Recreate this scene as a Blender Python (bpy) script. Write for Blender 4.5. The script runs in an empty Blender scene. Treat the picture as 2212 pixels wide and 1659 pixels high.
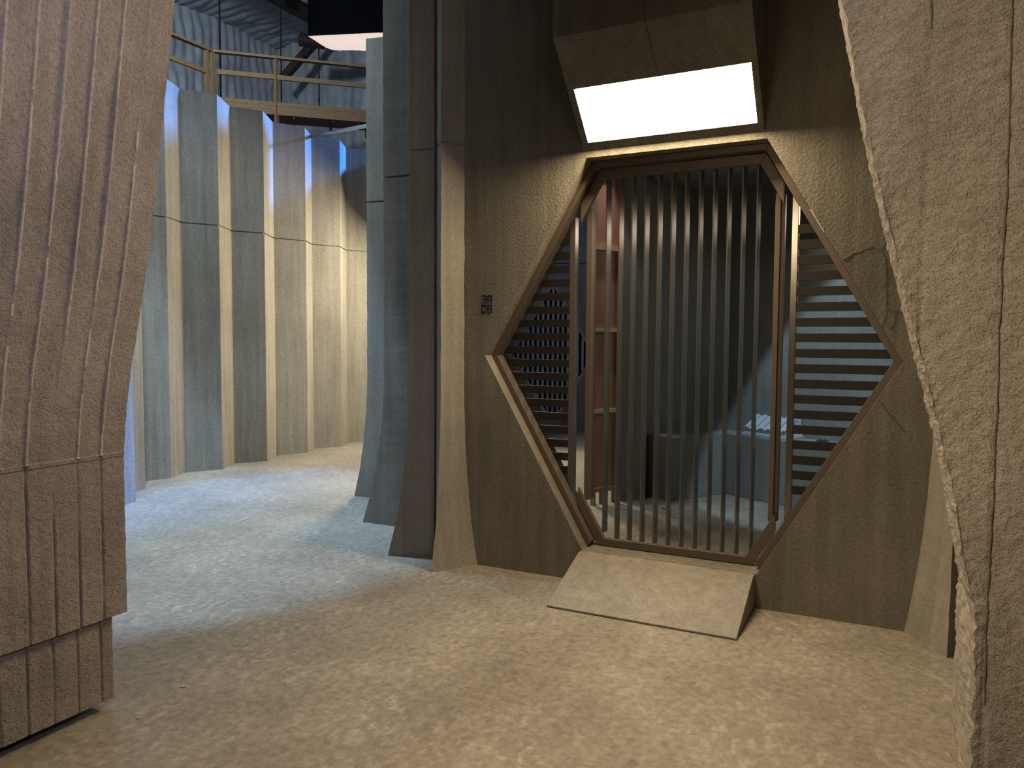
import bpy, bmesh, math, random
from mathutils import Vector, Matrix, noise
random.seed(7)
S = bpy.context.scene
COL = S.collection
# World axes: X runs along the cell front to the right, Y runs into the cell, Z is up (metres).

# ------------------------------------------------------------------ camera
cam = bpy.data.cameras.new('camera')
cam.sensor_width = 36.0
cam.lens = 36.0 * 1650.0 / 2212.0
cam.clip_start = 0.02
cam_o = bpy.data.objects.new('camera', cam)
COL.objects.link(cam_o)
cam_o.matrix_world = (Matrix.Translation((1.204, -4.398, 1.5)) @ Matrix.Rotation(math.radians(26.62), 4, 'Z')
                      @ Matrix.Rotation(math.radians(90 - 3.28), 4, 'X') @ Matrix.Rotation(math.radians(0.35), 4, 'Z'))
S.camera = cam_o

# ------------------------------------------------------------------ colour management, world
S.view_settings.view_transform = 'Standard'
S.view_settings.look = 'None'
S.view_settings.gamma = 1.0
S.view_settings.use_curve_mapping = False
S.view_settings.exposure = 0.0
wd = bpy.data.worlds.new('world')
S.world = wd
wd.use_nodes = True
wd.node_tree.nodes['Background'].inputs[0].default_value = (0.55, 0.62, 0.72, 1)
wd.node_tree.nodes['Background'].inputs[1].default_value = 0.018

# ------------------------------------------------------------------ lights of the place, added fills
def lamp(name, kind, loc, to, power, color, **kw):
    d = bpy.data.lights.new(name, kind)
    d.energy = power
    d.color = color
    for k, v in kw.items():
        setattr(d, k, v)
    o = bpy.data.objects.new(name, d)
    COL.objects.link(o)
    o.location = loc
    o.rotation_euler = (Vector(to) - Vector(loc)).to_track_quat('-Z', 'Y').to_euler()
    return o

WARM = (1.0, 0.74, 0.45)
# blue stage light high behind the far cells
lamp('blue_stage_light', 'SPOT', (-1.0, 11.6, 7.7), (-5.75, 2.6, 3.4), 19000, (0.06, 0.29, 1.0), spot_size=0.62, spot_blend=0.5, shadow_soft_size=0.4)
# cool overhead light above the corridor, beyond the near pier
lamp('corridor_overhead_light', 'AREA', (-4.4, 0.0, 6.8), (-3.6, 1.6, 0), 62, (0.62, 0.87, 1.0), shape='DISK', size=0.8, spread=1.5)
# added cool fill under the slab, brightens back wall, bench and floor
lamp('cell_fill_spot', 'SPOT', (1.08, 1.3, 3.72), (1.08, 2.85, 0.75), 330, (0.62, 0.84, 1.0), spot_size=0.80, spot_blend=0.12, shadow_soft_size=0.06)
# warm lamp close above the plywood flat
lamp('flat_lamp', 'SPOT', (-0.98, 2.02, 3.88), (-1.12, 2.16, 0), 75, (1.0, 0.80, 0.68), spot_size=0.55, spot_blend=0.4, shadow_soft_size=0.03)
# cool spotlight hung over the middle of the corridor: its pool ends just before the gate
lamp('corridor_floor_light', 'SPOT', (-4.3, -0.2, 7.6), (-4.3, -0.2, 0), 2500, (0.45, 0.70, 1.0), spot_size=0.73, spot_blend=0.24, shadow_soft_size=0.1)
# warm light boxes over the doors on the other side of the corridor, behind the camera
lamp('opposite_door_light', 'AREA', (-0.3, -5.6, 2.9), (1.75, -2.3, 1.3), 15, (1.0, 0.77, 0.50), shape='RECTANGLE', size=1.0, size_y=0.35, spread=1.3)
lamp('opposite_left_door_light', 'AREA', (2.3, -4.7, 3.0), (-1.6, -2.8, 2.4), 14, (0.97, 0.88, 1.0), shape='RECTANGLE', size=1.0, size_y=0.35, spread=1.3)
lamp('near_floor_fill', 'AREA', (-0.88, -3.1, 6.5), (-0.4, -2.6, 0), 24, (1.0, 0.76, 0.56), shape='DISK', size=0.6, spread=1.1)  # added overhead lamp that warms the near floor, not a door box
# added fill lamp up in the roof space, lifts the dark insulation
lamp('roof_fill_light', 'AREA', (-8.5, 3.0, 8.6), (-14.2, 9.0, 7.8), 150, (0.72, 0.86, 1.0), shape='DISK', size=0.6, spread=2.4)

# ------------------------------------------------------------------ materials
def new_mat(name):
    m = bpy.data.materials.new(name)
    m.use_nodes = True
    nt = m.node_tree
    b = nt.nodes['Principled BSDF']
    return m, nt, b

def N(nt, typ, **kw):
    n = nt.nodes.new(typ)
    for k, v in kw.items():
        if k.startswith('i_'):
            n.inputs[k[2:].replace('_', ' ')].default_value = v
        else:
            setattr(n, k, v)
    return n

def L(nt, a, b):
    nt.links.new(a, b)

def ramp(nt, fac, stops):
    r = N(nt, 'ShaderNodeValToRGB')
    el = r.color_ramp.elements
    while len(el) < len(stops):
        el.new(0.5)
    for e, (p, c) in zip(el, stops):
        e.position = p
        e.color = (c[0], c[1], c[2], 1) if not isinstance(c, float) else (c, c, c, 1)
    L(nt, fac, r.inputs[0])
    return r.outputs[0]

def mixc(nt, fac, a, b, typ='MIX'):
    m = N(nt, 'ShaderNodeMix', data_type='RGBA', blend_type=typ)
    if isinstance(fac, float):
        m.inputs[0].default_value = fac
    else:
        L(nt, fac, m.inputs[0])
    for s, v in ((6, a), (7, b)):
        if isinstance(v, tuple):
            m.inputs[s].default_value = (*v, 1)
        else:
            L(nt, v, m.inputs[s])
    return m.outputs[2]

def concrete(name, c1, c2, bump=0.5, dist=0.006, grain=70.0, streak=0.35, rough=0.85, mottle=0.9, pits=0.0):
    m, nt, b = new_mat(name)
    geo = N(nt, 'ShaderNodeNewGeometry')
    pos = geo.outputs['Position']
    n1 = N(nt, 'ShaderNodeTexNoise', i_Scale=mottle, i_Detail=8.0, i_Roughness=0.62)
    L(nt, pos, n1.inputs['Vector'])
    base = mixc(nt, ramp(nt, n1.outputs[0], [(0.36, 0.0), (0.64, 1.0)]), c1, c2)
    mp = N(nt, 'ShaderNodeMapping')
    mp.inputs['Scale'].default_value = (16, 16, 0.9)
    L(nt, pos, mp.inputs['Vector'])
    n2 = N(nt, 'ShaderNodeTexNoise', i_Scale=1.0, i_Detail=5.0, i_Roughness=0.6)
    L(nt, mp.outputs[0], n2.inputs['Vector'])
    base = mixc(nt, streak, base, ramp(nt, n2.outputs[0], [(0.3, 0.35), (0.7, 1.0)]), 'MULTIPLY')
    n3 = N(nt, 'ShaderNodeTexNoise', i_Scale=grain, i_Detail=4.0, i_Roughness=0.7)
    L(nt, pos, n3.inputs['Vector'])
    base = mixc(nt, 0.45, base, ramp(nt, n3.outputs[0], [(0.32, 0.45), (0.6, 1.1)]), 'MULTIPLY')
    L(nt, base, b.inputs['Base Color'])
    b.inputs['Roughness'].default_value = rough
    b.inputs['Specular IOR Level'].default_value = 0.3
    h = N(nt, 'ShaderNodeMath', operation='MULTIPLY_ADD')
    L(nt, n2.outputs[0], h.inputs[0])
    h.inputs[1].default_value = 0.5
    L(nt, n3.outputs[0], h.inputs[2])
    hh = h.outputs[0]
    if pits:
        vo = N(nt, 'ShaderNodeTexNoise', i_Scale=pits, i_Detail=2.0, i_Roughness=0.5)
        L(nt, pos, vo.inputs['Vector'])
        rr = ramp(nt, vo.outputs[0], [(0.3, 0.0), (0.5, 1.0)])
        a2 = N(nt, 'ShaderNodeMath', operation='MULTIPLY_ADD')
        L(nt, rr, a2.inputs[0])
        a2.inputs[1].default_value = 1.6
        L(nt, hh, a2.inputs[2])
        hh = a2.outputs[0]
    bp = N(nt, 'ShaderNodeBump')
    bp.inputs['Strength'].default_value = bump
    bp.inputs['Distance'].default_value = dist
    L(nt, hh, bp.inputs['Height'])
    L(nt, bp.outputs[0], b.inputs['Normal'])
    return m

def plain(name, c, rough=0.6, metal=0.0, var=0.2, scale=30.0, bump=0.0, stretch=None):
    m, nt, b = new_mat(name)
    geo = N(nt, 'ShaderNodeNewGeometry')
    n1 = N(nt, 'ShaderNodeTexNoise', i_Scale=scale, i_Detail=5.0)
    if stretch:
        mp = N(nt, 'ShaderNodeMapping')
        mp.inputs['Scale'].default_value = stretch
        L(nt, geo.outputs['Position'], mp.inputs['Vector'])
        L(nt, mp.outputs[0], n1.inputs['Vector'])
    else:
        L(nt, geo.outputs['Position'], n1.inputs['Vector'])
    L(nt, mixc(nt, var, c, ramp(nt, n1.outputs[0], [(0.3, 0.25), (0.7, 1.1)]), 'MULTIPLY'), b.inputs['Base Color'])
    b.inputs['Roughness'].default_value = rough
    b.inputs['Metallic'].default_value = metal
    if bump:
        bp = N(nt, 'ShaderNodeBump')
        bp.inputs['Strength'].default_value = bump
        bp.inputs['Distance'].default_value = 0.003
        L(nt, n1.outputs[0], bp.inputs['Height'])
        L(nt, bp.outputs[0], b.inputs['Normal'])
    return m

def emit(name, c, st):
    m, nt, b = new_mat(name)
    b.inputs['Base Color'].default_value = (0.8, 0.8, 0.8, 1)
    b.inputs['Emission Color'].default_value = (*c, 1)
    b.inputs['Emission Strength'].default_value = st
    return m

M = {}
M['wall'] = concrete('cell_wall_concrete', (0.19, 0.178, 0.145), (0.28, 0.262, 0.215), bump=0.8, dist=0.008, grain=60, streak=0.45)
M['fin'] = concrete('fin_concrete', (0.25, 0.235, 0.20), (0.34, 0.32, 0.275), bump=0.35, dist=0.004, grain=80, streak=0.4)
M['zig'] = concrete('folded_wall_concrete', (0.30, 0.285, 0.24), (0.40, 0.38, 0.33), bump=0.3, dist=0.004, grain=45, streak=0.45, mottle=0.7)
M['pier'] = concrete('board_formed_concrete', (0.215, 0.188, 0.165), (0.31, 0.272, 0.24), bump=0.5, dist=0.006, grain=85, streak=0.3, mottle=1.6, pits=130)
M['stucco'] = concrete('rough_stucco_concrete', (0.33, 0.295, 0.25), (0.44, 0.39, 0.335), bump=0.55, dist=0.005, grain=170, streak=0.28, mottle=2.6, pits=230)
M['dark_seam'] = plain('dark_crack_line', (0.10, 0.085, 0.075), 0.9)  # dark colour of the hairline cracks
M['ridge'] = plain('pale_seam_mortar', (0.50, 0.46, 0.40), 0.9, var=0.4, scale=60)
M['slat'] = plain('blackened_steel', (0.014, 0.012, 0.011), 0.5, 0.2, var=0.1)
M['pale_lumber'] = plain('pale_lumber', (0.68, 0.60, 0.49), 0.7, var=0.3, scale=8)
M['mortar'] = plain('pale_board_seam', (0.40, 0.355, 0.32), 0.9, var=0.5, scale=70)
M['joint'] = plain('dark_board_joint', (0.15, 0.125, 0.10), 0.9, var=0.4, scale=70)
M['metal'] = plain('brown_painted_steel', (0.125, 0.098, 0.078), 0.45, 0.2, var=0.15)
M['bar'] = plain('dark_bronze_steel', (0.24, 0.215, 0.185), 0.20, 0.8, var=0.1)
M['lumber'] = plain('raw_pine_lumber', (0.42, 0.26, 0.12), 0.7, var=0.45, scale=6, stretch=(2, 2, 9), bump=0.1)
M['ply'] = plain('reddish_plywood', (0.50, 0.27, 0.21), 0.6, var=0.5, scale=3, stretch=(4, 4, 0.7))
M['panel'] = emit('door_light_diffuser', (1.0, 0.76, 0.45), 98.0)
M['panel_next'] = emit('next_door_light_diffuser', (1.0, 0.84, 0.60), 230.0)
M['panel_in'] = emit('cell_light_diffuser', (1.0, 0.86, 0.66), 7.0)
M['letter'] = plain('grey_stencil_paint', (0.062, 0.062, 0.060), 0.8, var=0.4, scale=80)
M['insul'] = plain('silver_insulation_vinyl', (0.46, 0.49, 0.52), 0.45, 0.0, var=0.35, scale=3)
M['steel'] = plain('primer_brown_steel', (0.055, 0.035, 0.032), 0.6, 0.2)
M['black'] = plain('black_duvetyne_cloth', (0.010, 0.017, 0.032), 0.95, var=0.5, scale=3)
M['blackmetal'] = plain('black_rod_metal', (0.01, 0.01, 0.012), 0.5, 0.3)
M['silk'] = emit('lit_muslin', (1.0, 0.80, 0.66), 0.75)
M['grey_metal'] = plain('pale_grey_painted_metal', (0.42, 0.50, 0.58), 0.45, 0.1, var=0.1)
M['cell'] = concrete('cell_interior_concrete', (0.19, 0.20, 0.19), (0.26, 0.27, 0.26), bump=0.35, dist=0.004, grain=80, streak=0.3)
M['dark'] = plain('painted_shade_and_seam', (0.03, 0.03, 0.03), 0.9)  # near-black: paints in the darkness behind the far gate, also its wall seam

# floor: painted concrete with pale scuffs
m, nt, b = new_mat('scuffed_painted_floor')
geo = N(nt, 'ShaderNodeNewGeometry')
pos = geo.outputs['Position']
n1 = N(nt, 'ShaderNodeTexNoise', i_Scale=0.8, i_Detail=7.0, i_Roughness=0.6)
L(nt, pos, n1.inputs['Vector'])
base = mixc(nt, ramp(nt, n1.outputs[0], [(0.35, 0.0), (0.65, 1.0)]), (0.185, 0.165, 0.135), (0.29, 0.262, 0.215))
n2 = N(nt, 'ShaderNodeTexNoise', i_Scale=7.0, i_Detail=12.0, i_Roughness=0.74, i_Distortion=0.2)
mp = N(nt, 'ShaderNodeMapping')
mp.inputs['Scale'].default_value = (1.5, 0.8, 1)
mp.inputs['Rotation'].default_value = (0, 0, 0.5)
L(nt, pos, mp.inputs['Vector'])
L(nt, mp.outputs[0], n2.inputs['Vector'])
base = mixc(nt, ramp(nt, n2.outputs[0], [(0.50, 0.0), (0.70, 0.35)]), base, (0.42, 0.39, 0.335))
n4 = N(nt, 'ShaderNodeTexNoise', i_Scale=24.0, i_Detail=6.0, i_Roughness=0.62)
mp4 = N(nt, 'ShaderNodeMapping')
mp4.inputs['Scale'].default_value = (1.0, 0.55, 1)
mp4.inputs['Rotation'].default_value = (0, 0, 0.46)
L(nt, pos, mp4.inputs['Vector'])
L(nt, mp4.outputs[0], n4.inputs['Vector'])
n5 = N(nt, 'ShaderNodeTexNoise', i_Scale=1.7, i_Detail=4.0, i_Roughness=0.6)
L(nt, pos, n5.inputs['Vector'])
fm = N(nt, 'ShaderNodeMath', operation='MULTIPLY')
L(nt, ramp(nt, n4.outputs[0], [(0.53, 0.0), (0.58, 1.0)]), fm.inputs[0])
L(nt, ramp(nt, n5.outputs[0], [(0.44, 0.0), (0.60, 0.38)]), fm.inputs[1])
base = mixc(nt, fm.outputs[0], base, (0.45, 0.415, 0.355))
fd = N(nt, 'ShaderNodeMath', operation='MULTIPLY')
L(nt, ramp(nt, n4.outputs[0], [(0.40, 0.6), (0.46, 0.0)]), fd.inputs[0])
L(nt, ramp(nt, n5.outputs[0], [(0.40, 0.8), (0.55, 0.15)]), fd.inputs[1])
base = mixc(nt, fd.outputs[0], base, (0.14, 0.12, 0.098))
n3 = N(nt, 'ShaderNodeTexNoise', i_Scale=28.0, i_Detail=6.0, i_Roughness=0.7)
L(nt, pos, n3.inputs['Vector'])
base = mixc(nt, 0.6, base, ramp(nt, n3.outputs[0], [(0.32, 0.4), (0.62, 1.15)]), 'MULTIPLY')
L(nt, base, b.inputs['Base Color'])
L(nt, ramp(nt, n2.outputs[0], [(0.3, 0.46), (0.7, 0.62)]), b.inputs['Roughness'])
b.inputs['Specular IOR Level'].default_value = 0.35
bp = N(nt, 'ShaderNodeBump')
bp.inputs['Strength'].default_value = 0.15
bp.inputs['Distance'].default_value = 0.004
L(nt, n3.outputs[0], bp.inputs['Height'])
L(nt, bp.outputs[0], b.inputs['Normal'])
M['floor'] = m

# ------------------------------------------------------------------ mesh helpers
class MB:
    def __init__(self):
        self.v, self.f, self.m = [], [], []
    def add(self, pts, faces, mi=0):
        o = len(self.v)
        self.v += [tuple(p) for p in pts]
        for f in faces:
            self.f.append([i + o for i in f])
            self.m.append(mi)
        return self
    def face(self, pts, mi=0):
        return self.add(pts, [list(range(len(pts)))], mi)
    def box(self, x0, x1, y0, y1, z0, z1, mi=0):
        p = [(x, y, z) for z in (z0, z1) for y in (y0, y1) for x in (x0, x1)]
        return self.add(p, [(0, 2, 3, 1), (4, 5, 7, 6), (0, 1, 5, 4), (2, 6, 7, 3), (0, 4, 6, 2), (1, 3, 7, 5)], mi)
    def loft(self, loops, mi=0, caps=True, closed=True):
        n = len(loops[0])
        pts = [p for lp in loops for p in lp]
        fs = []
        for k in range(len(loops) - 1):
            for i in range(n if closed else n - 1):
                j = (i + 1) % n
                fs.append((k * n + i, k * n + j, (k + 1) * n + j, (k + 1) * n + i))
        if caps:
            fs.append(list(range(n))[::-1])
            fs.append([(len(loops) - 1) * n + i for i in range(n)])
        return self.add(pts, fs, mi)
    def prism_z(self, poly, z0, z1, mi=0):
        return self.loft([[(x, y, z0) for x, y in poly], [(x, y, z1) for x, y in poly]], mi)
    def prism_y(self, poly, y0, y1, mi=0):
        return self.loft([[(x, y0, z) for x, z in poly], [(x, y1, z) for x, z in poly]], mi)
    def beam(self, p, q, w, h, mi=0, up=(0, 0, 1)):
        p, q = Vector(p), Vector(q)
        d = (q - p).normalized()
        s = d.cross(Vector(up))
        if s.length < 1e-4:
            s = d.cross(Vector((1, 0, 0)))
        s.normalize()
        u = s.cross(d)
        c = [s * (w / 2) + u * (h / 2), -s * (w / 2) + u * (h / 2), -s * (w / 2) - u * (h / 2), s * (w / 2) - u * (h / 2)]
        return self.loft([[p + k for k in c], [q + k for k in c]], mi)
    def tube(self, pts, r, n=10, mi=0):
        pts = [Vector(p) for p in pts]
        rs = r if isinstance(r, list) else [r] * len(pts)
        loops = []
        for i, p in enumerate(pts):
            d = (pts[min(i + 1, len(pts) - 1)] - pts[max(i - 1, 0)]).normalized()
            s = d.cross(Vector((0, 0, 1)))
            if s.length < 1e-3:
                s = d.cross(Vector((0, 1, 0)))
            s.normalize()
            u = s.cross(d)
            loops.append([p + (s * math.cos(2 * math.pi * k / n) + u * math.sin(2 * math.pi * k / n)) * rs[i] for k in range(n)])
        return self.loft(loops, mi)

def base_of(o):
    return Vector(o.get('_b', (0, 0, 0)))

BASE = {}
def link(name, mb, mats, parent=None, base=(0, 0, 0), smooth=False, bevel=0.0, recalc=True):
    if parent is not None:
        base = BASE[parent.name]
    me = bpy.data.meshes.new(name)
    B = Vector(base)
    me.from_pydata([Vector(p) - B for p in mb.v], [], mb.f)
    for mt in (mats if isinstance(mats, (list, tuple)) else [mats]):
        me.materials.append(mt)
    me.polygons.foreach_set('material_index', mb.m)
    if recalc:
        bm = bmesh.new()
        bm.from_mesh(me)
        bmesh.ops.recalc_face_normals(bm, faces=bm.faces)
        bm.to_mesh(me)
        bm.free()
    if smooth:
        me.polygons.foreach_set('use_smooth', [True] * len(me.polygons))
    o = bpy.data.objects.new(name, me)
    COL.objects.link(o)
    if parent is not None:
        o.parent = parent
    else:
        o.location = base
    BASE[o.name] = B
    if bevel:
        md = o.modifiers.new('bevel', 'BEVEL')
        md.width = bevel
        md.segments = 2
        md.limit_method = 'ANGLE'
    return o

def tag(o, label, cat, group=None):
    o['label'] = label
    o['category'] = cat
    if group:
        o['group'] = group
    return o

def struct(o):
    o['kind'] = 'structure'
    return o

def thing(name, label, cat, base, group=None):
    o = bpy.data.objects.new(name, None)
    o.empty_display_size = 0.1
    COL.objects.link(o)
    o.location = base
    BASE[o.name] = Vector(base)
    return tag(o, label, cat, group)

def copy_tree(o, parent=None):
    c = o.copy()
    COL.objects.link(c)
    c.parent = parent
    for ch in list(o.children):
        copy_tree(ch, c)
    return c

def nz(x, y, z, s=1.0):
    return noise.noise(Vector((x * s, y * s, z * s)))

WALL_H = 4.22
SEAM = 2.765

# ------------------------------------------------------------------ setting: floor, roof, outer walls
mb = MB()
mb.face([(-16, -12, 0), (12, -12, 0), (12, 14, 0), (-16, 14, 0)])
struct(link('floor', mb, M['floor']))

def insulation(o, eu, ev, nu, nv, lu, lv, rib, amp, girt, nrm, sag=0.06):
    """sheet of foil-faced insulation: soft vertical ribs pinched along the girts"""
    mb = MB()
    o, eu, ev, nrm = Vector(o), Vector(eu), Vector(ev), Vector(nrm)
    pts = []
    for j in range(nv + 1):
        v = lv * j / nv
        for i in range(nu + 1):
            u = lu * i / nu
            g = (v / girt + 0.18 * nz(u, 0.3, 1.7, 0.5)) % 1.0
            belly = math.sin(math.pi * g) ** 0.5
            d = amp * belly * (0.5 + 0.5 * math.sin(2 * math.pi * (u / rib + 0.35 * nz(u, v, 0.5, 0.9)))) ** 0.7
            d += sag * belly * (1 + nz(u, v, 4.1, 1.3)) + 0.07 * nz(u, v, 9.0, 2.2) + 0.03 * nz(u, v, 2.0, 6.0)
            pts.append(o + eu * u + ev * v + nrm * d)
    w = nu + 1
    mb.add(pts, [(j * w + i, j * w + i + 1, (j + 1) * w + i + 1, (j + 1) * w + i) for j in range(nv) for i in range(nu)])
    return mb

struct(link('wall_side', insulation((-14.8, -2, 3.0), (0, 1, 0), (0, 0, 1), 330, 60, 14.5, 7.0, 0.27, 0.07, 1.35, (1, 0, 0)), M['insul'], smooth=True, recalc=False))
struct(link('wall_rear', insulation((-14.8, 12.5, 3.0), (1, 0, 0), (0, 0, 1), 330, 50, 20, 8.0, 0.27, 0.05, 1.9, (0, -1, 0)), M['insul'], smooth=True, recalc=False))
sl = Vector((1, 0, 0.14)).normalized()
struct(link('ceiling', insulation((-14.9, -2, 9.75), (0, 1, 0), sl, 330, 60, 14.6, 16, 0.27, 0.06, 2.4, (0, 0, -1)), M['insul'], smooth=True, recalc=False))

# ------------------------------------------------------------------ folded concrete wall on the left
ZIG = [(-4.70, -0.95), (-4.98, 0.254), (-5.36, 0.45), (-5.431, 0.705), (-5.81, 0.93), (-5.698, 1.229), (-5.862, 1.566), (-5.654, 1.89),
       (-5.861, 2.265), (-5.652, 2.582), (-5.877, 2.974), (-5.690, 3.352), (-5.865, 3.670), (-5.680, 4.03), (-5.875, 4.404), (-5.700, 4.69),
       (-5.88, 5.06), (-5.70, 5.38), (-5.88, 5.75), (-5.70, 6.07), (-5.88, 6.45)]
mb = MB()
def zloop(z, ins):
    return [(x - ins, y, z) for x, y in ZIG] + [(-6.4, 6.45, z), (-6.4, -0.95, z)]
mb.loft([zloop(0, 0), zloop(SEAM, 0), zloop(SEAM, 0.02), zloop(SEAM + 0.014, 0.02), zloop(SEAM + 0.014, 0), zloop(WALL_H, 0)])
struct(link('wall_left', mb, M['zig']))

# ------------------------------------------------------------------ cell front wall with its hexagonal opening
S0, ZC, AP_V, AP_D = 0.02, 1.40, 1.205, 1.057
def hexa(o=0.0, s0=S0, zc=ZC, av=AP_V, ad=AP_D):
    """hexagon moved inwards by o: left, top left, top right, right, bottom right, bottom left"""
    xs = (ad - o) / 0.866
    xt = (ad - o - 0.5 * (av - o)) / 0.866
    zt = av - o
    return [(s0 - xs, zc), (s0 - xt, zc + zt), (s0 + xt, zc + zt), (s0 + xs, zc), (s0 + xt, zc - zt), (s0 - xt, zc - zt)]

def hex_wall(mb, x0, x1, h, y0, y1, hx, zc=ZC, mi=0):
    def side(y):
        l, tl, tr, r, br, bl = [(x, y, z) for x, z in hx]
        A, B, C, D = (x0, y, 0), (x1, y, 0), (x1, y, h), (x0, y, h)
        E_, F_ = (x0, y, zc), (x1, y, zc)
        for q in ([tl, tr, C, D], [l, tl, D, E_], [bl, l, E_, A], [bl, A, B, br], [br, B, F_, r], [r, F_, C, tr]):
            mb.face(q, mi)
    side(y0)
    side(y1)
    for i in range(6):
        a, c = hx[i], hx[(i + 1) % 6]
        mb.face([(a[0], y0, a[1]), (c[0], y0, c[1]), (c[0], y1, c[1]), (a[0], y1, a[1])], mi)
    mb.face([(x0, y0, h), (x1, y0, h), (x1, y1, h), (x0, y1, h)], mi)
    mb.face([(x0, y0, 0), (x0, y1, 0), (x0, y1, h), (x0, y0, h)], mi)
    mb.face([(x1, y0, 0), (x1, y1, 0), (x1, y1, h), (x1, y0, h)], mi)

mb = MB()
hex_wall(mb, -1.575, 1.61, 6.2, 0.0, 0.33, hexa())
# hairline cracks to the right of the opening
CR = [[(0.941, 1.936), (1.006, 1.969), (1.082, 1.994), (1.122, 1.976), (1.145, 1.928), (1.149, 1.856), (1.150, 1.738), (1.159, 1.671), (1.20, 1.661), (1.243, 1.642)],
      [(1.122, 1.976), (1.146, 2.01), (1.166, 2.056)], [(1.159, 1.671), (1.145, 1.60), (1.13, 1.575)], [(1.2, 1.661), (1.195, 1.61), (1.175, 1.57)],
      [(1.13, 1.20), (1.19, 1.13), (1.26, 1.04)]]
for cr in CR:
    fine = []
    for (x0, z0), (x1, z1) in zip(cr, cr[1:]):
        for k in range(4):
            t = k / 4
            fine.append((x0 + (x1 - x0) * t + random.uniform(-.004, .004), z0 + (z1 - z0) * t + random.uniform(-.004, .004)))
    fine.append(cr[-1])
    mb.tube([(x, -0.0004, z) for x, z in fine], [0.0022 * (0.6 + random.random() * 0.7) for _ in fine], 5, 1)
struct(link('wall_front', mb, [M['wall'], M['dark_seam']], recalc=False))

# ------------------------------------------------------------------ flared concrete fins
def flare(z, top=1.35, p=2.3):
    return max(0.0, 1 - z / top) ** p

def fin(name, label, fn, h, mat, seam=True):
    mb = MB()
    zs = [0.05 * i for i in range(int(h / 0.05) + 1)]
    if seam:
        zs = sorted([z for z in zs if abs(z - SEAM) > 0.03] + [SEAM - 0.001, SEAM, SEAM + 0.013, SEAM + 0.014])
    loops = []
    for z in zs:
        ins = 0.016 if seam and SEAM - 0.0005 < z < SEAM + 0.0135 else 0.0
        lp = []
        for k, (x, y, nx, ny) in enumerate(fn(flare(z))):
            j = 0.0035 * nz(k * 7.3, 0.2, z, 9.0) + 0.002 * nz(k * 3.1, 5, z, 31)
            lp.append((x - nx * ins + j, y - ny * ins + j * 0.5, z))
        loops.append(lp)
    mb.loft(loops)
    return tag(link(name, mb, mat, base=(loops[0][0][0], loops[0][0][1], 0)), label, 'concrete fin', 'flared concrete fins')

def lerp(a, c, t):
    return a + (c - a) * t

def fin_door_left(f):
    return [(-1.356 + 0.103 * f, -0.002, 0, 1), (lerp(-1.450, -1.432, f), lerp(-0.142, -0.283, f), 0.6, -0.6), (-1.575, -0.004, -1, 0)]
def fin_door_right(f):
    return [(1.391 - 0.103 * f, -0.002, 0, 1), (1.61, -0.004, 1, 0), (lerp(1.485, 1.467, f), lerp(-0.142, -0.283, f), -0.6, -0.6)]
def fin_dark(f):
    l = (lerp(-1.76, -1.906, f), lerp(-0.048, -0.101, f))
    return [(-1.60, 0.012, 0, -1), (l[0], l[1], 0, -1), (l[0] + 0.05, l[1] + 0.30, 0, 0), (-1.60, 0.33, 0, 0)]
def fin_teal(f):
    x = lerp(-2.447, -2.666, f)
    return [(-1.98, 0.61, 0, -1), (x, 0.60, 0, -1), (x + 0.05, 0.90, 0, 0), (-1.98, 0.90, 0, 0)]
def fin_far(f):
    x = lerp(-3.222, -3.383, f)
    return [(-2.75, 1.50, 0, -1), (x, 1.40, 0, -1), (x + 0.05, 1.70, 0, 0), (-2.75, 1.75, 0, 0)]
fin('concrete_fin', 'beige flared concrete fin joining the left edge of the hexagonal gate wall', fin_door_left, 6.2, M['fin'])
fin('concrete_fin', 'flared concrete fin right of the gate, half hidden by the rough near pier', fin_door_right, 6.2, M['fin'])
fin('concrete_fin', 'dark brown flared fin with a level seam, just left of the beige fin', fin_dark, WALL_H + 0.6, M['fin'])
fin('concrete_fin', 'blue-grey flared fin, middle one of the corridor, behind the dark fin', fin_teal, WALL_H, M['fin'])
fin('concrete_fin', 'shortest-looking blue-grey fin farthest down the corridor, below the hanging lit cloth', fin_far, 4.26, M['fin'])

# ------------------------------------------------------------------ board-formed piers beside the camera
PROF = [(0.0, 0.0), (1.035, 0.0), (1.20, 0.022), (1.372, 0.056), (1.554, 0.105), (1.75, 0.155), (1.961, 0.200), (2.2, 0.246), (2.453, 0.291), (2.747, 0.344), (3.4, 0.44), (4.4, 0.56)]
PROF_R = [(0.0, 0.0), (0.90, 0.0), (1.05, 0.031), (1.178, 0.052), (1.388, 0.102), (1.6, 0.157), (1.791, 0.203), (2.045, 0.261), (2.249, 0.30), (2.6, 0.37), (3.6, 0.52)]
def lean(z, prof=PROF):
    for (z0, d0), (z1, d1) in zip(prof, prof[1:]):
        if z <= z1:
            return d0 + (d1 - d0) * (z - z0) / (z1 - z0)
    return prof[-1][1]

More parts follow.
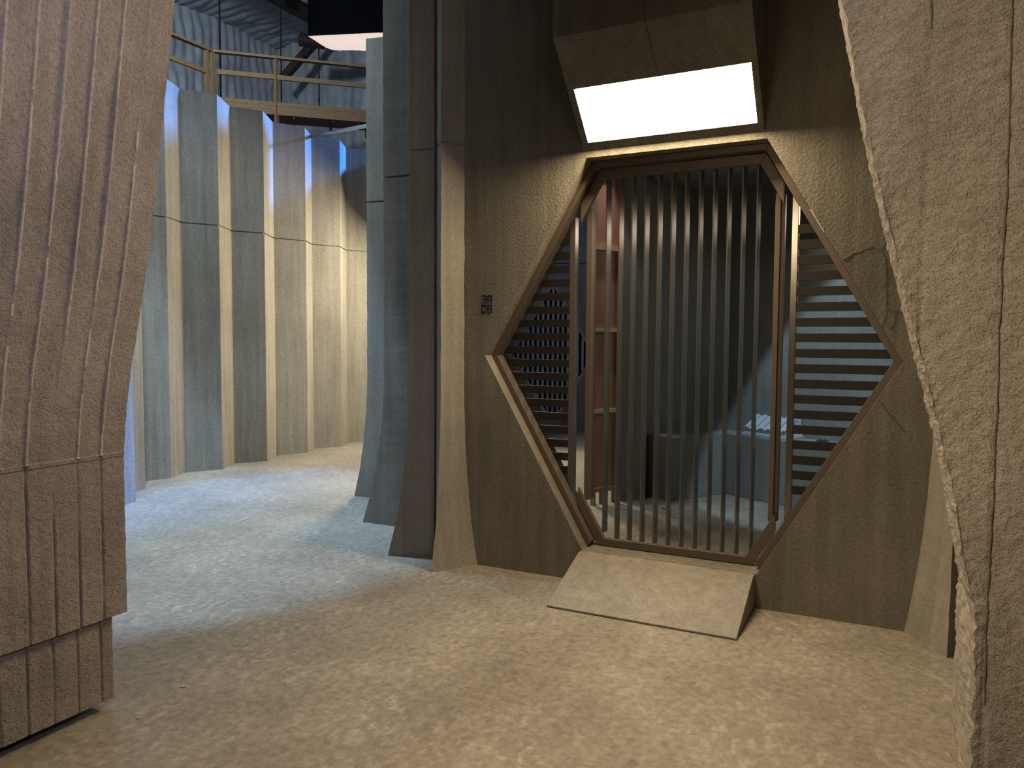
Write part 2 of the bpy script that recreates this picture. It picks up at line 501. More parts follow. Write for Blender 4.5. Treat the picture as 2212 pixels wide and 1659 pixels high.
def left_pier():
    X0, Y0, Y1 = -1.557, -2.37, -3.75
    seams = [Y0 - 0.100 - 0.0965 * k for k in range(14)]
    ys = [Y0]
    for s in seams:
        ys += [s + d for d in (0.045, 0.02, 0.009, 0.004, 0.0, -0.004, -0.009, -0.02)]
    ys = sorted(set(round(y, 4) for y in ys if Y1 < y <= Y0), reverse=True) + [Y1]
    root = thing('concrete_pier', 'tall board-formed concrete pier leaning over the floor at the left edge', 'pier', (-2.1, -3.0, 0))
    def shell(name, z0, z1, dx, yoff, step, crease=False, amp=1.0):
        mb = MB()
        loops = []
        n = int((z1 - z0) / step)
        zs = [z0 + (z1 - z0) * i / n for i in range(n + 1)]
        if crease:
            zs = sorted([z for z in zs if abs(z - 1.035) > 0.014] + [1.023, 1.029, 1.035, 1.041, 1.047])
        for z in zs:
            lp = []
            for y in ys:
                yy = min(y, Y0 - yoff)
                x = X0 - dx + lean(z)
                k = min(range(len(seams)), key=lambda q: abs(seams[q] - y))
                d = abs(seams[k] - y + 0.004 * nz(k, z, 0, 3.0))
                on = 0.5 + 0.9 * nz(k * 5.3, z, 2.2, 1.4) + 0.35 * nz(k * 2.3, z, 1.1, 14)
                up = 1.0 if z > 1.035 else -0.75
                if d < 0.0095:
                    x += amp * up * 0.0105 * max(0.0, min(1.0, on)) * (1 - d / 0.0095)
                x += 0.0022 * ((k * 37 % 5) / 4.0 - 0.5) * amp
                x += 0.0016 * nz(y, z, 3.3, 26) + 0.0012 * nz(y, z, 7.3, 70)
                if crease and abs(z - 1.035) < 0.007:
                    x += 0.0045
                jag = 0.004 * nz(y * 0 + 2.0, z, 1.0, 24) if y == Y0 else 0.0
                lp.append((x, yy + jag, z))
            lp += [(-2.5, Y1, z), (-2.5, Y0 - yoff, z)]
            loops.append(lp)
        mb.loft(loops)
        n = len(loops[0])
        for fi in range((len(loops) - 1) * n):
            r_, c_ = divmod(fi, n)
            if c_ >= len(ys) - 1:
                continue
            z, yc = zs[r_], (ys[c_] + ys[c_ + 1]) / 2
            k = min(range(len(seams)), key=lambda q: abs(seams[q] - yc))
            on = 0.5 + 0.9 * nz(k * 5.3, z, 2.2, 1.4) + 0.35 * nz(k * 2.3, z, 1.1, 14)
            if abs(seams[k] - yc) < 0.0042 and on > 0.3:
                mb.m[fi] = 1 if z > 1.035 else 2
        return link(name, mb, [M['pier'], M['mortar'], M['joint']], parent=root, smooth=False)
    shell('shaft', 0.388, 4.4, 0.0, 0.0, 0.02, True)
    shell('plinth', 0.046, 0.386, 0.026, 0.05, 0.02, False, 0.8)
    for x, y in ((-1.80, -2.62), (-2.35, -2.62), (-1.80, -3.55), (-2.35, -3.55)):
        c = MB()
        c.box(x - 0.045, x + 0.045, y - 0.045, y + 0.045, 0.036, 0.0455)
        c.tube([(x - 0.014, y, 0.019), (x + 0.014, y, 0.019)], 0.019, 14)
        c.box(x - 0.026, x - 0.02, y - 0.012, y + 0.012, 0.012, 0.038)
        c.box(x + 0.02, x + 0.026, y - 0.012, y + 0.012, 0.012, 0.038)
        link('caster', c, M['blackmetal'], parent=root)
left_pier()

def right_pier():
    X0, YF, YB, X1 = 1.372, -2.54, -2.06, 2.25
    root = thing('concrete_pier', 'near stucco concrete pier with a ragged leaning edge at the right side of the picture', 'pier', (1.8, -2.3, 0))
    seams = (1.25, 1.395, 1.54, 1.68)
    def shell(name, z0, z1, dx, step):
        mb = MB()
        loops = []
        n = int((z1 - z0) / step)
        for i in range(n + 1):
            z = z0 + (z1 - z0) * i / n
            e = X0 + dx - lean(z, PROF_R)
            lp = []
            for k in range(13):
                y = YB + (YF - YB) * k / 12
                r = 0.006 * nz(y, z, 3.0, 30) + 0.004 * nz(y, z, 8.0, 75)
                lp.append((e + r + (0.004 if k == 12 else 0), y, z))
            nf = 74
            for k in range(1, nf + 1):
                t = (k / nf) ** 1.25
                x = e + 0.004 + (X1 - e) * t
                r = 0.0022 * nz(x, z, 1.0, 40) + 0.0014 * nz(x, z, 6.0, 90) + 0.006 * nz(x, z, 2.0, 6)
                if t < 0.02:
                    r += 0.006 * abs(nz(x, z, 4.0, 45))
                for s in seams:
                    d = abs(x - s - 0.006 * nz(s, z, 0.0, 2.0))
                    if d < 0.008:
                        r += 0.007 * (1 - d / 0.008) * max(0, 0.45 + nz(s * 9, z, 0, 2.2))
                lp.append((x, YF + r, z))
            lp += [(X1, YB, z)]
            loops.append(lp)
        mb.loft(loops)
        for s in seams:
            run = []
            for q_ in range(int((z1 - z0) / 0.02)):
                z = z0 + 0.01 + 0.02 * q_
                x = s + 0.006 * nz(s, z, 0.0, 2.0) + 0.003 * nz(s, z, 5.0, 22)
                if nz(s * 9, z, 3.0, 2.6) > -0.18 and x > X0 - lean(z, PROF_R) + 0.02:
                    r = 0.0030 * 0 + 0.0022 * nz(x, z, 1.0, 40) + 0.0014 * nz(x, z, 6.0, 90) + 0.006 * nz(x, z, 2.0, 6)
                    run.append(((x, YF + r - 0.0002, z), 0.0016 + 0.0022 * abs(nz(s, z, 1.0, 18))))
                elif len(run) > 2:
                    mb.tube([p for p, _ in run], [w for _, w in run], 6, 1)
                    run = []
                else:
                    run = []
            if len(run) > 2:
                mb.tube([p for p, _ in run], [w for _, w in run], 6, 1)
        return link(name, mb, [M['stucco'], M['joint']], parent=root, smooth=False)
    shell('shaft', 0.388, 3.6, 0.0, 0.008)
    shell('plinth', 0.0, 0.386, 0.026, 0.02)
right_pier()

# ------------------------------------------------------------------ light boxes over the gates
def make_light_box(panel_mat):
    root = thing('light_box', 'big glowing white light panel in a sloped concrete box above the hexagonal gate', 'light', (0.004, 0, 2.648), 'door light boxes')
    hw, d, z0, z1, zt = 0.525, 0.48, 2.648, 3.15, 4.6
    x = 0.004
    def inc(t):
        return (-d * t, z0 + (z1 - z0) * t)
    t0, t1 = 0.073, 0.562
    pl0, pl1 = x - 0.486, x + 0.492
    mb = MB()
    y0, y1 = -0.001, -d
    (ya, za), (yb, zb) = inc(t0), inc(t1)
    a = [(x - hw, y0, z0), (x + hw, y0, z0), (x + hw, y1, z1), (x - hw, y1, z1)]
    p = [(pl0, ya, za), (pl1, ya, za), (pl1, yb, zb), (pl0, yb, zb)]
    nn = Vector((0, 0.502, 0.48)).normalized() * 0.02
    q = [tuple(Vector(k) + nn) for k in p]
    mb.add(a + p + q, [(0, 1, 5, 4), (1, 2, 6, 5), (2, 3, 7, 6), (3, 0, 4, 7), (4, 5, 9, 8), (5, 6, 10, 9), (6, 7, 11, 10), (7, 4, 8, 11), (8, 9, 10, 11)])
    t_ = [(x - hw, y0, zt), (x + hw, y0, zt), (x + hw, y1, zt), (x - hw, y1, zt)]
    mb.add(a + t_, [(3, 2, 6, 7), (0, 3, 7, 4), (2, 1, 5, 6), (4, 7, 6, 5), (0, 4, 5, 1)])
    cr = [(-0.018, y1, 3.7), (-0.010, y1, 3.4), (-0.016, y1, 3.26), (-0.004, y1 - 0.0005, z1)]
    cr2 = [(-0.004, y1, z1), (0.0, -0.40, inc(0.40 / d)[1]), (0.006, -0.33, inc(0.33 / d)[1]), (0.010, -0.285, inc(0.285 / d)[1])]
    for c in (cr, cr2):
        mb.tube(c, 0.0022, 5, 1)
    link('housing', mb, [M['wall'], M['dark_seam']], parent=root)
    pm = MB()
    e = nn * 0.75
    pm.face([tuple(Vector(k) + e) for k in p])
    o = link('light_panel', pm, panel_mat, parent=root, recalc=False)
    return root
boxA = make_light_box(M['panel'])
# the same fixture over the next cell, out of sight behind the fins: it lights the folded wall
boxB = copy_tree(boxA)
boxB.location = (-4.10, 4.95, 2.95)
for ch in boxB.children:
    if ch.name.startswith('light_panel'):
        ch.data = ch.data.copy()
        ch.data.materials[0] = M['panel_next']
boxB['label'] = 'light box over the next cell door, hidden behind the corridor fins'
mb = MB()
mb.box(-5.45, -3.75, 4.95, 5.20, 0, WALL_H)
struct(link('wall_next_cell', mb, M['wall']))

# ------------------------------------------------------------------ barred gate in the hexagon
gate = thing('barred_gate', 'dark hexagonal steel gate with upright bars in the middle and slats at both sides', 'gate', (S0, 0.13, 0.195))
def ring(mb, o0, o1, y0, y1, mi=0):
    A, B = hexa(o0), hexa(o1)
    for i in (0, 1, 2, 3, 5):
        j = (i + 1) % 6
        a, c, d, e = A[i], A[j], B[j], B[i]
        mb.prism_y([a, c, d, e], y0, y1, mi)
mb = MB()
ring(mb, 0.001, 0.038, 0.09, 0.175)
link('frame', mb, M['metal'], parent=gate, bevel=0.002)
def hx_x(z, o, side):
    return S0 + side * ((AP_D - o) / 0.866 - abs(z - ZC) * 0.5774)
for side in (-1, 1):
    xp = S0 + side * (0.70 if side < 0 else 0.678)
    for k in range(18):
        zt = 2.155 - 0.0866 * k
        zl = zt - 0.050
        xa = hx_x(zt, 0.030, side)
        xb = hx_x(zl, 0.030, side)
        if (xa - xp) * side < 0.02 and (xb - xp) * side < 0.02:
            continue
        poly = [(xp, zl), (xp, zt), (max(xa, xp) if side > 0 else min(xa, xp), zt), (max(xb, xp) if side > 0 else min(xb, xp), zl)]
        mb = MB()
        mb.prism_y(poly, 0.176, 0.190)
        link('slat', mb, M['slat'], parent=gate, bevel=0.0015)
    # fixed upright between slats and door
    x0, x1 = sorted((xp - side * 0.0 , xp - side * 0.036))
    zi = [ZC + s * ((AP_D - 0.038) / 0.866 - abs(x - S0)) / 0.5774 for s in (1, -1) for x in (x0, x1)]
    mb = MB()
    mb.prism_y([(x0, zi[2]), (x1, zi[3]), (x1, zi[1]), (x0, zi[0])], 0.176, 0.236)
    link('side_post', mb, M['bar'], parent=gate, bevel=0.003)
# the door leaf: clipped hexagonal rails, stiles and bars
CLIP = 0.607
LC = 0.010
def clip_ring(o0, o1, y0, y1):
    mb = MB()
    A, B = hexa(o0), hexa(o1)
    mb.prism_y([A[1], A[2], B[2], B[1]], y0, y1)
    A[4:] = hexa(o0, av=AP_V - 0.004 + o0)[4:]
    B[4:] = hexa(o1, av=AP_V - 0.050 + o1)[4:]
    mb.prism_y([A[5], A[4], B[4], B[5]], y0, y1)
    for (ia, side) in ((1, -1), (5, -1), (2, 1), (4, 1)):
        sz = 1 if ia in (1, 2) else -1
        xc = LC + side * CLIP
        za = ZC + sz * ((AP_D - o0) / 0.866 - abs(xc - S0)) / 0.5774
        zb = ZC + sz * ((AP_D - o1) / 0.866 - abs(xc - S0)) / 0.5774
        mb.prism_y([A[ia], (xc, za), (xc, zb), B[ia]], y0, y1)
    return mb
leaf_mb = clip_ring(0.043, 0.100, 0.150, 0.186)
for side, xa, xb in ((-1, -0.568, -0.532), (1, 0.572, 0.600)):
    zt2 = ZC + ((AP_D - 0.085) / 0.866 - max(abs(xa - S0), abs(xb - S0))) / 0.5774
    zb2 = ZC - ((AP_D - 0.085) / 0.866 - max(abs(xa - S0), abs(xb - S0))) / 0.5774
    leaf_mb.box(xa, xb, 0.184, 0.262, zb2, zt2)
    if side > 0:
        leaf_mb.box(xb - 0.001, xb + 0.022, 0.205, 0.262, zb2, zt2)
leaf = link('door_leaf', leaf_mb, M['metal'], parent=gate, bevel=0.002)
ztop, zbot = ZC + AP_V - 0.100, ZC - AP_V + 0.048
for k in range(12):
    x = -0.444 + 0.0827 * k
    mb = MB()
    xo = 0.0095
    tk = 0.0085
    zt2 = min(ztop + 0.02, ZC + ((AP_D - 0.09) / 0.866 - abs(x - S0)) / 0.5774)
    zb2 = max(zbot - 0.012, ZC - ((AP_D - 0.09) / 0.866 - abs(x - S0)) / 0.5774)
    mb.prism_z([(x, 0.188), (x + tk, 0.187), (x + tk + xo, 0.247), (x + xo, 0.248)], zb2, zt2)
    mb.tube([(x + 0.004, 0.1875, zt2 - 0.012), (x + 0.004, 0.1775, zt2 - 0.012)], 0.006, 8)
    link('bar', mb, M['bar'], parent=leaf, bevel=0.0015)

# ------------------------------------------------------------------ ramp in front of the gate
mb = MB()
prof = lambda x: [(x, -0.003, 0.002), (x, -0.530, 0.002), (x, -0.532, 0.012), (x, -0.06, 0.194), (x, -0.003, 0.1955)]
mb.loft([prof(-0.508), prof(0.536)])
tag(link('concrete_ramp', mb, M['fin'], base=(0.014, -0.25, 0), bevel=0.003), 'small sloped concrete ramp on the floor below the hexagonal gate', 'ramp')

# ------------------------------------------------------------------ stencilled cell number
num = thing('stencil_marking', 'grey stencilled cell number 3A over 08 on the wall left of the gate', 'wall marking', (-1.186, -0.001, 1.673))
GL = {'3': [[(0, 1), (.85, 1), (1, .88), (1, .12), (.85, 0), (0, 0)], [(0.25, .5), (1, .5)]],
      'A': [[(0, 0), (0, .84), (.2, 1), (.8, 1), (1, .84), (1, 0)], [(0, .42), (1, .42)]],
      '0': [[(0.15, 0), (0, .12), (0, .88), (.15, 1), (.85, 1), (1, .88), (1, .12), (.85, 0), (.15, 0)]],
      '8': [[(0.15, 0), (0, .12), (0, .88), (.15, 1), (.85, 1), (1, .88), (1, .12), (.85, 0), (.15, 0)], [(0, .52), (1, .52)]]}
def glyph(ch, x, z, w, h, st):
    mb = MB()
    for pl in GL[ch]:
        pp = [(x + st / 2 + (w - st) * u, z + st / 2 + (h - st) * v) for u, v in pl]
        for (x0, z0), (x1, z1) in zip(pp, pp[1:]):
            d = Vector((x1 - x0, z1 - z0)).normalized() * (st * 0.42)
            mb.beam((x0 - d.x, -0.0012, z0 - d.y), (x1 + d.x, -0.0012, z1 + d.y), st, 0.0016, 0, up=(0, 1, 0))
    return link('character', mb, M['letter'], parent=num)
for ch, x, z in (('3', -1.226, 1.737), ('A', -1.184, 1.737), ('0', -1.226, 1.673), ('8', -1.184, 1.673)):
    glyph(ch, x, z, 0.036, 0.057, 0.0105)

# ------------------------------------------------------------------ inside the cell
IN = [(-1.075, 2.40), (-0.88, 2.56), (-0.93, 2.78), (-0.60, 3.40), (-0.33, 3.57), (0.424, 3.236), (2.05, 2.50), (2.05, 0.335)]
OUT = [(-1.075, 2.47), (-0.95, 2.58), (-1.0, 2.85), (-0.70, 3.55), (-0.33, 3.75), (0.46, 3.40), (2.25, 2.6), (2.25, 0.335)]
mb = MB()
ring2 = IN + OUT[::-1]
mb.prism_z(ring2, 0, WALL_H)
struct(link('wall_back', mb, M['cell']))
# header on the back wall, its projection shaped to shade the walls below
mb = MB()
HI = [(-0.90, 2.87), (-0.60, 3.398), (-0.33, 3.568), (0.424, 3.234), (2.045, 2.50)]
HO = [(-0.86, 2.56), (0.08, 2.58), (0.12, 3.235), (0.40, 3.11), (2.03, 2.45)]
mb.prism_z(HI + HO[::-1], 3.03, WALL_H)
struct(link('shade_block_1', mb, M['cell']))
# unseen slab, added to keep light off the cell's front and left
mb = MB()
mb.prism_z([(-1.5, 0.335), (2.2, 0.335), (2.2, 2.25), (0.1, 2.25), (0.05, 2.55), (-0.92, 2.55), (-1.5, 2.2)], 4.0, 4.15)
struct(link('shade_block_2', mb, M['cell']))

mb = MB()
BF = [(-0.632, 2.616), (-0.267, 3.232), (0.383, 2.867), (2.04, 1.94)]
BB = [(-0.925, 2.78), (-0.598, 3.395), (-0.33, 3.562), (0.424, 3.230), (2.04, 2.50)]
mb.prism_z(BF + BB[::-1], 0, 0.6)
tag(link('concrete_bench', mb, M['cell'], base=(0, 3.2, 0), bevel=0.006), 'concrete bench running round the back walls inside the cell', 'bench')

# louvred unit on the bench
E1, E2 = Vector((0.872, -0.489, 0)), Vector((0.489, 0.872, 0))
VB = Vector((-0.105, 3.195, 0.6))
vent = thing('louvred_vent', 'pale grey metal louvred unit on the concrete bench behind the bars', 'vent', VB)
def q(u, v, z):
    return tuple(VB + E1 * u + E2 * v + Vector((0, 0, z)))
def ubox(mb, u0, u1, v0, v1, z0, z1):
    mb.loft([[q(u0, v0, z0), q(u1, v0, z0), q(u1, v1, z0), q(u0, v1, z0)], [q(u0, v0, z1), q(u1, v0, z1), q(u1, v1, z1), q(u0, v1, z1)]])
mb = MB()
ubox(mb, 0.0, 0.50, 0.0, 0.27, 0.001, 0.022)
ubox(mb, 0.012, 0.488, 0.012, 0.27, 0.022, 0.034)
link('flange', mb, M['grey_metal'], parent=vent, bevel=0.003)
mb = MB()
ubox(mb, 0.03, 0.47, 0.035, 0.27, 0.034, 0.066)
mb.loft([[q(u, 0.02, 0.066), q(u, 0.20, 0.176), q(u, 0.262, 0.176), q(u, 0.262, 0.066)] for u in (0.025, 0.475)])
link('housing', mb, M['grey_metal'], parent=vent, bevel=0.003)
for k in range(6):
    u = 0.03 + 0.083 * k
    mb = MB()
    mb.loft([[q(a, 0.015, 0.070), q(a, 0.195, 0.182), q(a, 0.187, 0.196), q(a, 0.003, 0.084)] for a in (u, u + 0.034)])
    link('louvre', mb, M['grey_metal'], parent=vent, bevel=0.002)

# dark crumpled cloth on the bench
mb = MB()
loops = []
for i in range(7):
    t = i / 6
    r = 0.065 * math.sin(math.pi * (0.08 + 0.84 * t)) ** 0.6
    loops.append([(0.585 + 0.13 * t, 2.93 - 0.05 * t + r * 0.8 * math.cos(a), 0.602 + 0.045 * max(0, math.sin(a)) * (0.6 + 0.8 * abs(nz(t, a, 2, 2.0))) * math.sin(math.pi * (0.1 + 0.8 * t)))
                  for a in [2 * math.pi * k / 12 for k in range(12)]])
mb.loft(loops)
tag(link('crumpled_cloth', mb, M['black'], base=(0.65, 2.9, 0.6), smooth=True), 'small dark crumpled cloth lying on the bench behind the right slats', 'cloth')

# light box on the cell's back wall
boxC = copy_tree(boxA)
boxC.location = (0.985, 2.975, 2.46)
boxC.rotation_euler = (0, 0, math.radians(-24.4))
boxC.scale = (1, 0.8, 0.8)
boxC['label'] = 'light panel inside the cell, glimpsed at the upper right corner of the gate'
for ch in boxC.children:
    if ch.name.startswith('light_panel'):
        ch.data = ch.data.copy()
        ch.data.materials[0] = M['panel_in']

# plywood flat on lumber legs, left inside the cell
PX, PY = Vector((-1.262, 2.098, 0)), Vector((-1.098, 2.366, 0))
pd = (PY - PX).normalized()
pn = Vector((pd.y, -pd.x, 0))
flat = thing('plywood_flat', 'tall reddish plywood scenery flat with pale lumber cross rails behind the left bars', 'scenery flat', (-1.18, 2.23, 0))
pl_len = (PY - PX).length
mb = MB()
c = [PX, PY, PY - pn * 0.012, PX - pn * 0.012]
mb.loft([[k + Vector((0, 0, 0.15)) for k in c], [k + Vector((0, 0, 3.9)) for k in c]])
link('plywood_sheet', mb, M['ply'], parent=flat)
for z in (0.135, 0.86, 1.60, 2.335, 3.07):
    mb = MB()
    mb.beam(PX + pn * 0.022 + Vector((0, 0, z)), PY + pn * 0.022 + Vector((0, 0, z)), 0.040, 0.036)
    link('cross_rail', mb, M['pale_lumber'] if z > 0.3 else M['lumber'], parent=flat)
for p in (PX + pd * 0.012, PY - pd * 0.008):
    mb = MB()
    b0 = p + pn * 0.021
    s_, w_ = pd * (0.010 if p.x < -1.2 else 0.005), pn * 0.019
    lp = [b0 + s_ + w_, b0 - s_ + w_, b0 - s_ - w_, b0 + s_ - w_]
    mb.loft([[k + Vector((0, 0, 0.156)) for k in lp], [k + Vector((0, 0, 3.9)) for k in lp]])
    link('stud', mb, M['lumber'], parent=flat)
for t in (0.035, 0.135, 0.28):
    mb = MB()
    b0 = PX + pd * t + pn * 0.02
    mb.beam(b0, b0 + Vector((0, 0, 0.116)), 0.038, 0.038)
    link('leg', mb, M['lumber'], parent=flat)

# scraps on the floors
def scrap(name, label, x, y, z, l, w, rot, mat, cat):
    mb = MB()
    cs, sn = math.cos(rot), math.sin(rot)
    pp = [(-l, -w), (l * 0.3, -w * 1.2), (l, w * 0.2), (l * 0.2, w), (-l * 0.8, w * 0.8)]
    lp = [(x + cs * a - sn * b_, y + sn * a + cs * b_) for a, b_ in pp]
    mb.prism_z(lp, z + 0.001, z + 0.005)
    tag(link(name, mb, mat, base=(x, y, z)), label, cat)
scrap('paint_flake', 'tiny cream paint flake on the floor right of the left pier', -1.49, -2.16, 0, 0.012, 0.005, 0.3, M['ridge'], 'flake')
scrap('paint_flake', 'tiny cream paint flake at the bottom edge, in the brown light patch', -1.42, -2.43, 0, 0.010, 0.005, 0.9, M['ridge'], 'flake')
scrap('dark_scrap', 'short dark scrap on the cell floor behind the third and fourth bars', -0.60, 2.27, 0, 0.030, 0.006, 0.6, M['blackmetal'], 'scrap')
scrap('dark_scrap', 'short dark scrap on the cell floor near the dark bench corner', -0.33, 2.80, 0, 0.028, 0.007, 0.9, M['blackmetal'], 'scrap')

# ------------------------------------------------------------------ far side of the building seen through the left slats
FO, FR = Vector((-3.90, 7.30, 0)), math.radians(27)
def far(o):
    o.location = FO
    o.rotation_euler = (0, 0, FR)
    return o
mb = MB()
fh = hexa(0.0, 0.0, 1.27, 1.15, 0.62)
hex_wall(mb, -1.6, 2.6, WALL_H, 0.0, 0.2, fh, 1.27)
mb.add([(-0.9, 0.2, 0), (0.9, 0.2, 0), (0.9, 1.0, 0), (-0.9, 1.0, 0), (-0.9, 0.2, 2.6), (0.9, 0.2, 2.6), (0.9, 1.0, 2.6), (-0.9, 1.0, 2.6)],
       [(3, 2, 6, 7), (0, 3, 7, 4), (1, 5, 6, 2), (4, 7, 6, 5)], 1)  # niche behind the bars, its shade is in the colour
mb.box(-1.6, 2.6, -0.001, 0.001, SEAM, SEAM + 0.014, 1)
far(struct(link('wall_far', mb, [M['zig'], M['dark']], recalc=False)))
fg = thing('barred_gate', 'distant narrow hexagonal barred gate seen through the left slats', 'gate', (0, 0, 0))
mb = MB()
A, B = hexa(0.002, 0, 1.27, 1.15, 0.62), hexa(0.05, 0, 1.27, 1.15, 0.62)
for i in range(6):
    j = (i + 1) % 6
    mb.prism_y([A[i], A[j], B[j], B[i]], 0.03, 0.08)
link('frame', mb, M['bar'], parent=fg)
for k in range(15):
    x = -0.58 + 0.083 * k
    h = min(1.15 - 0.05, ((0.62 - 0.05) / 0.866 - abs(x)) / 0.5774)
    if h < 0.05:
        continue
    mb = MB()
    mb.box(x - 0.019, x + 0.019, 0.035, 0.075, 1.27 - h, 1.27 + h)
    link('bar', mb, M['grey_metal'], parent=fg)
far(fg)

# ------------------------------------------------------------------ high platform with railing, roof steel, hung light
def FW(X, Y, Z=0.0):
    """from metres right of / ahead of the camera spot to building axes"""
    c, s = 0.894, 0.448
    return Vector((1.204 + X * c - Y * s, -4.398 + X * s + Y * c, Z))
C0, R0, L0 = FW(-6.57, 17.0), FW(-3.43, 17.9), FW(-7.09, 16.0)
dr, dl = (R0 - C0).normalized(), (L0 - C0).normalized()
R1, L1 = C0 + dr * 4.7, C0 + dl * 5.0
plat = thing('wooden_platform', 'high raw pine platform with handrail above the folded concrete wall', 'platform', (C0.x, C0.y, 6.5))
back = Vector((-dr.y, dr.x, 0))
mb = MB()
mb.beam(C0 + Vector((0, 0, 6.58)) + dr * 0.05, R1 + Vector((0, 0, 6.58)), 0.05, 0.19)
link('rim_beam', mb, M['lumber'], parent=plat)
mb = MB()
mb.beam(C0 + Vector((0, 0, 6.72)) + dr * 0.05, R1 + Vector((0, 0, 6.72)), 0.06, 0.085)
link('toe_board', mb, M['lumber'], parent=plat)
mb = MB()
b1 = back * 0.03
b2 = back * 1.2
mb.loft([[k + Vector((0, 0, z)) for k in (C0 + b1, R1 + b1, R1 + b2, C0 + b2)] for z in (6.62, 6.67)])
link('deck', mb, M['ply'], parent=plat)
for k in range(1, 6):
    mb = MB()
    p = C0 + dr * (0.85 * k)
    mb.beam(p + b1 + Vector((0, 0, 6.53)), p + b2 + Vector((0, 0, 6.53)), 0.04, 0.17)
    link('joist', mb, M['lumber'], parent=plat)
for p in (C0 + dr * 0.6, C0 + dr * 4.4):
    mb = MB()
    mb.beam(p + back * 0.2, p + back * 0.2 + Vector((0, 0, 6.44)), 0.14, 0.14)
    link('support_post', mb, M['lumber'], parent=plat)

rail = plat
def rb(nm, p, q_, w, h):
    mb = MB()
    mb.beam(p, q_, w, h)
    link(nm, mb, M['lumber'], parent=rail)
up = Vector((0, 0, 1))
rb('top_rail', C0 + up * 7.735, R1 + up * 7.735, 0.12, 0.05)
rb('top_rail', C0 + up * 7.735 - dl * 0.0, L1 + up * 7.735, 0.12, 0.05)
rb('mid_rail', C0 + up * 7.31 + dr * 0.1, R1 + up * 7.31, 0.05, 0.10)
rb('mid_rail', C0 + up * 7.26 + dl * 0.14, L1 + up * 7.26, 0.05, 0.10)
for p in (C0 + dr * 0.02, C0 + dr * 1.33, C0 + dr * 3.9):
    rb('upright', p + up * 6.3, p + up * 7.71, 0.12 if p == C0 + dr * 0.02 else 0.085, 0.06)
for p in (C0 + dl * 0.16, C0 + dl * 2.2, C0 + dl * 4.4):
    rb('upright', p + up * 6.3, p + up * 7.71, 0.06, 0.09)
mb = MB()
mb.beam(C0 + up * 6.42 + dl * 0.1, L1 + up * 6.42, 0.05, 0.24)
link('rim_beam', mb, M['lumber'], parent=plat)

# roof steel
mb = MB()
bx = -12.25
for (w, z0, z1) in ((0.20, 9.48, 9.51), (0.03, 9.51, 9.80), (0.20, 9.80, 9.83)):
    mb.box(bx - w / 2, bx + w / 2, 2.0, 12.4, z0, z1)
tag(link('steel_beam', mb, M['steel'], base=(bx, 7, 9.48)), 'dark brown steel roof beam crossing under the insulated ceiling', 'beam')
mb = MB()
mb.beam(FW(-6.06, 20.5, 8.35), FW(-4.92, 20.25, 9.43), 0.18, 0.18)
tag(link('diagonal_brace', mb, M['steel'], base=FW(-6.06, 20.5, 8.35)), 'dark diagonal steel brace behind the platform railing', 'brace')
for (X, Y, z0, z1, lb) in ((-6.60, 17.55, 6.68, 10.2, 'thin black hanger rod nearest the corner of the wooden railing'),
                           (-5.43, 18.2, 6.68, 9.5, 'thin black hanger rod dropping from a clamp on the steel beam'),
                           (-4.60, 18.4, 6.68, 9.9, 'thin black hanger rod behind the railing, closest to the hung light')):
    p = FW(X, Y)
    mb = MB()
    mb.tube([p + up * z0, p + up * z1], 0.018, 8)
    if z1 == 9.5:
        mb.tube([p + up * 9.42, p + up * 9.62], 0.10, 10)
    tag(link('hanger_rod', mb, M['blackmetal'], base=p + up * z0), lb, 'rod', 'hanger rods')
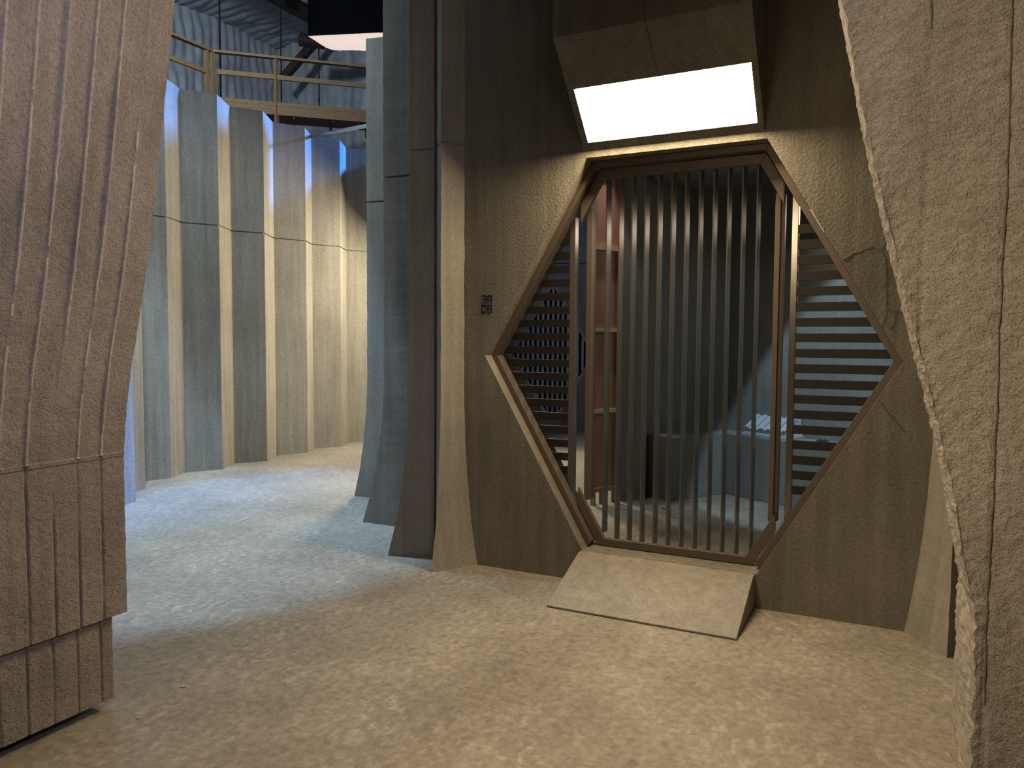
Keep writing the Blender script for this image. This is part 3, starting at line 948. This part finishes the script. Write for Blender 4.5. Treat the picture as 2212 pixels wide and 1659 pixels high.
# ribbed flexible duct
mb = MB()
pts, rs = [], []
for i in range(60):
    t = i / 59
    pts.append(FW(-5.15 + 1.3 * t, 18.9 - 0.2 * t, 8.72 - 0.10 * math.sin(3 * t)))
    rs.append(0.13 + 0.03 * (i % 4 < 2))
mb.tube(pts, rs, 14)
duct = tag(link('flexible_duct', mb, M['steel'], base=pts[0]), 'dark ribbed flexible duct running behind the hung light', 'duct')
for k in (10, 50):
    mb = MB()
    mb.tube([pts[k] + Vector((0, 0, 0.1)), pts[k] + Vector((0, 0, 1.2))], 0.012, 6)
    link('strap', mb, M['blackmetal'], parent=duct)
mb = MB()
mb.tube([(-5.80, 3.79, 4.255), (-3.05, 1.77, 3.60)], 0.02, 10)
tag(link('metal_pipe', mb, M['grey_metal'], base=(-5.80, 3.79, 4.255)), 'grey metal pipe slanting from the folded wall top towards the far fin', 'pipe')

# black skirted overhead light
sb = thing('overhead_softbox', 'hung black skirted softbox with lit cream cloth underneath', 'light', FW(-1.2, 10.0, 5.3))
sx0, sx1, sy0, sy1 = -2.64, 0.3, 10.0, 10.42
cor = [FW(sx0, 10.02), FW(sx1, 9.62), FW(sx1 + 0.05, 10.05), FW(sx0 + 0.14, 10.42)]
mb = MB()
loops = []
for j in range(9):
    z = 5.37 + 2.4 * j / 8
    lp = []
    for i in range(4):
        a, c = cor[i], cor[(i + 1) % 4]
        for k in range(14):
            t = k / 14
            p = a.lerp(c, t)
            w = 0.03 * nz(p.x, p.y, z, 3.0) + 0.02 * nz(p.x, p.y, z * 0.3, 8.0)
            lp.append((p.x + w, p.y - w, z + (0.01 * nz(p.x, p.y, 1, 4) if j == 0 else 0)))
    loops.append(lp)
mb.loft(loops, caps=False)
link('skirt', mb, M['black'], parent=sb, smooth=True)
mb = MB()
n_ = 28
pts = []
for j in range(n_ + 1):
    for i in range(n_ + 1):
        u, v = i / n_, j / n_
        p = cor[0].lerp(cor[1], u).lerp(cor[3].lerp(cor[2], u), v)
        sag = min(1.0, 6 * min(u, 1 - u, v, 1 - v) + 0.0) ** 0.6
        pts.append((p.x, p.y, 5.372 - 0.085 * sag + 0.022 * nz(p.x, p.y, 0, 2.5) * sag))
w_ = n_ + 1
mb.add(pts, [(j * w_ + i, j * w_ + i + 1, (j + 1) * w_ + i + 1, (j + 1) * w_ + i) for j in range(n_) for i in range(n_)])
link('diffusion_cloth', mb, M['silk'], parent=sb, smooth=True, recalc=False)
for (X, Y) in ((-2.3, 10.2), (0.0, 9.85)):
    mb = MB()
    mb.tube([FW(X, Y, 7.7), FW(X, Y, 9.7)], 0.012, 6)
    link('suspension_line', mb, M['blackmetal'], parent=sb)
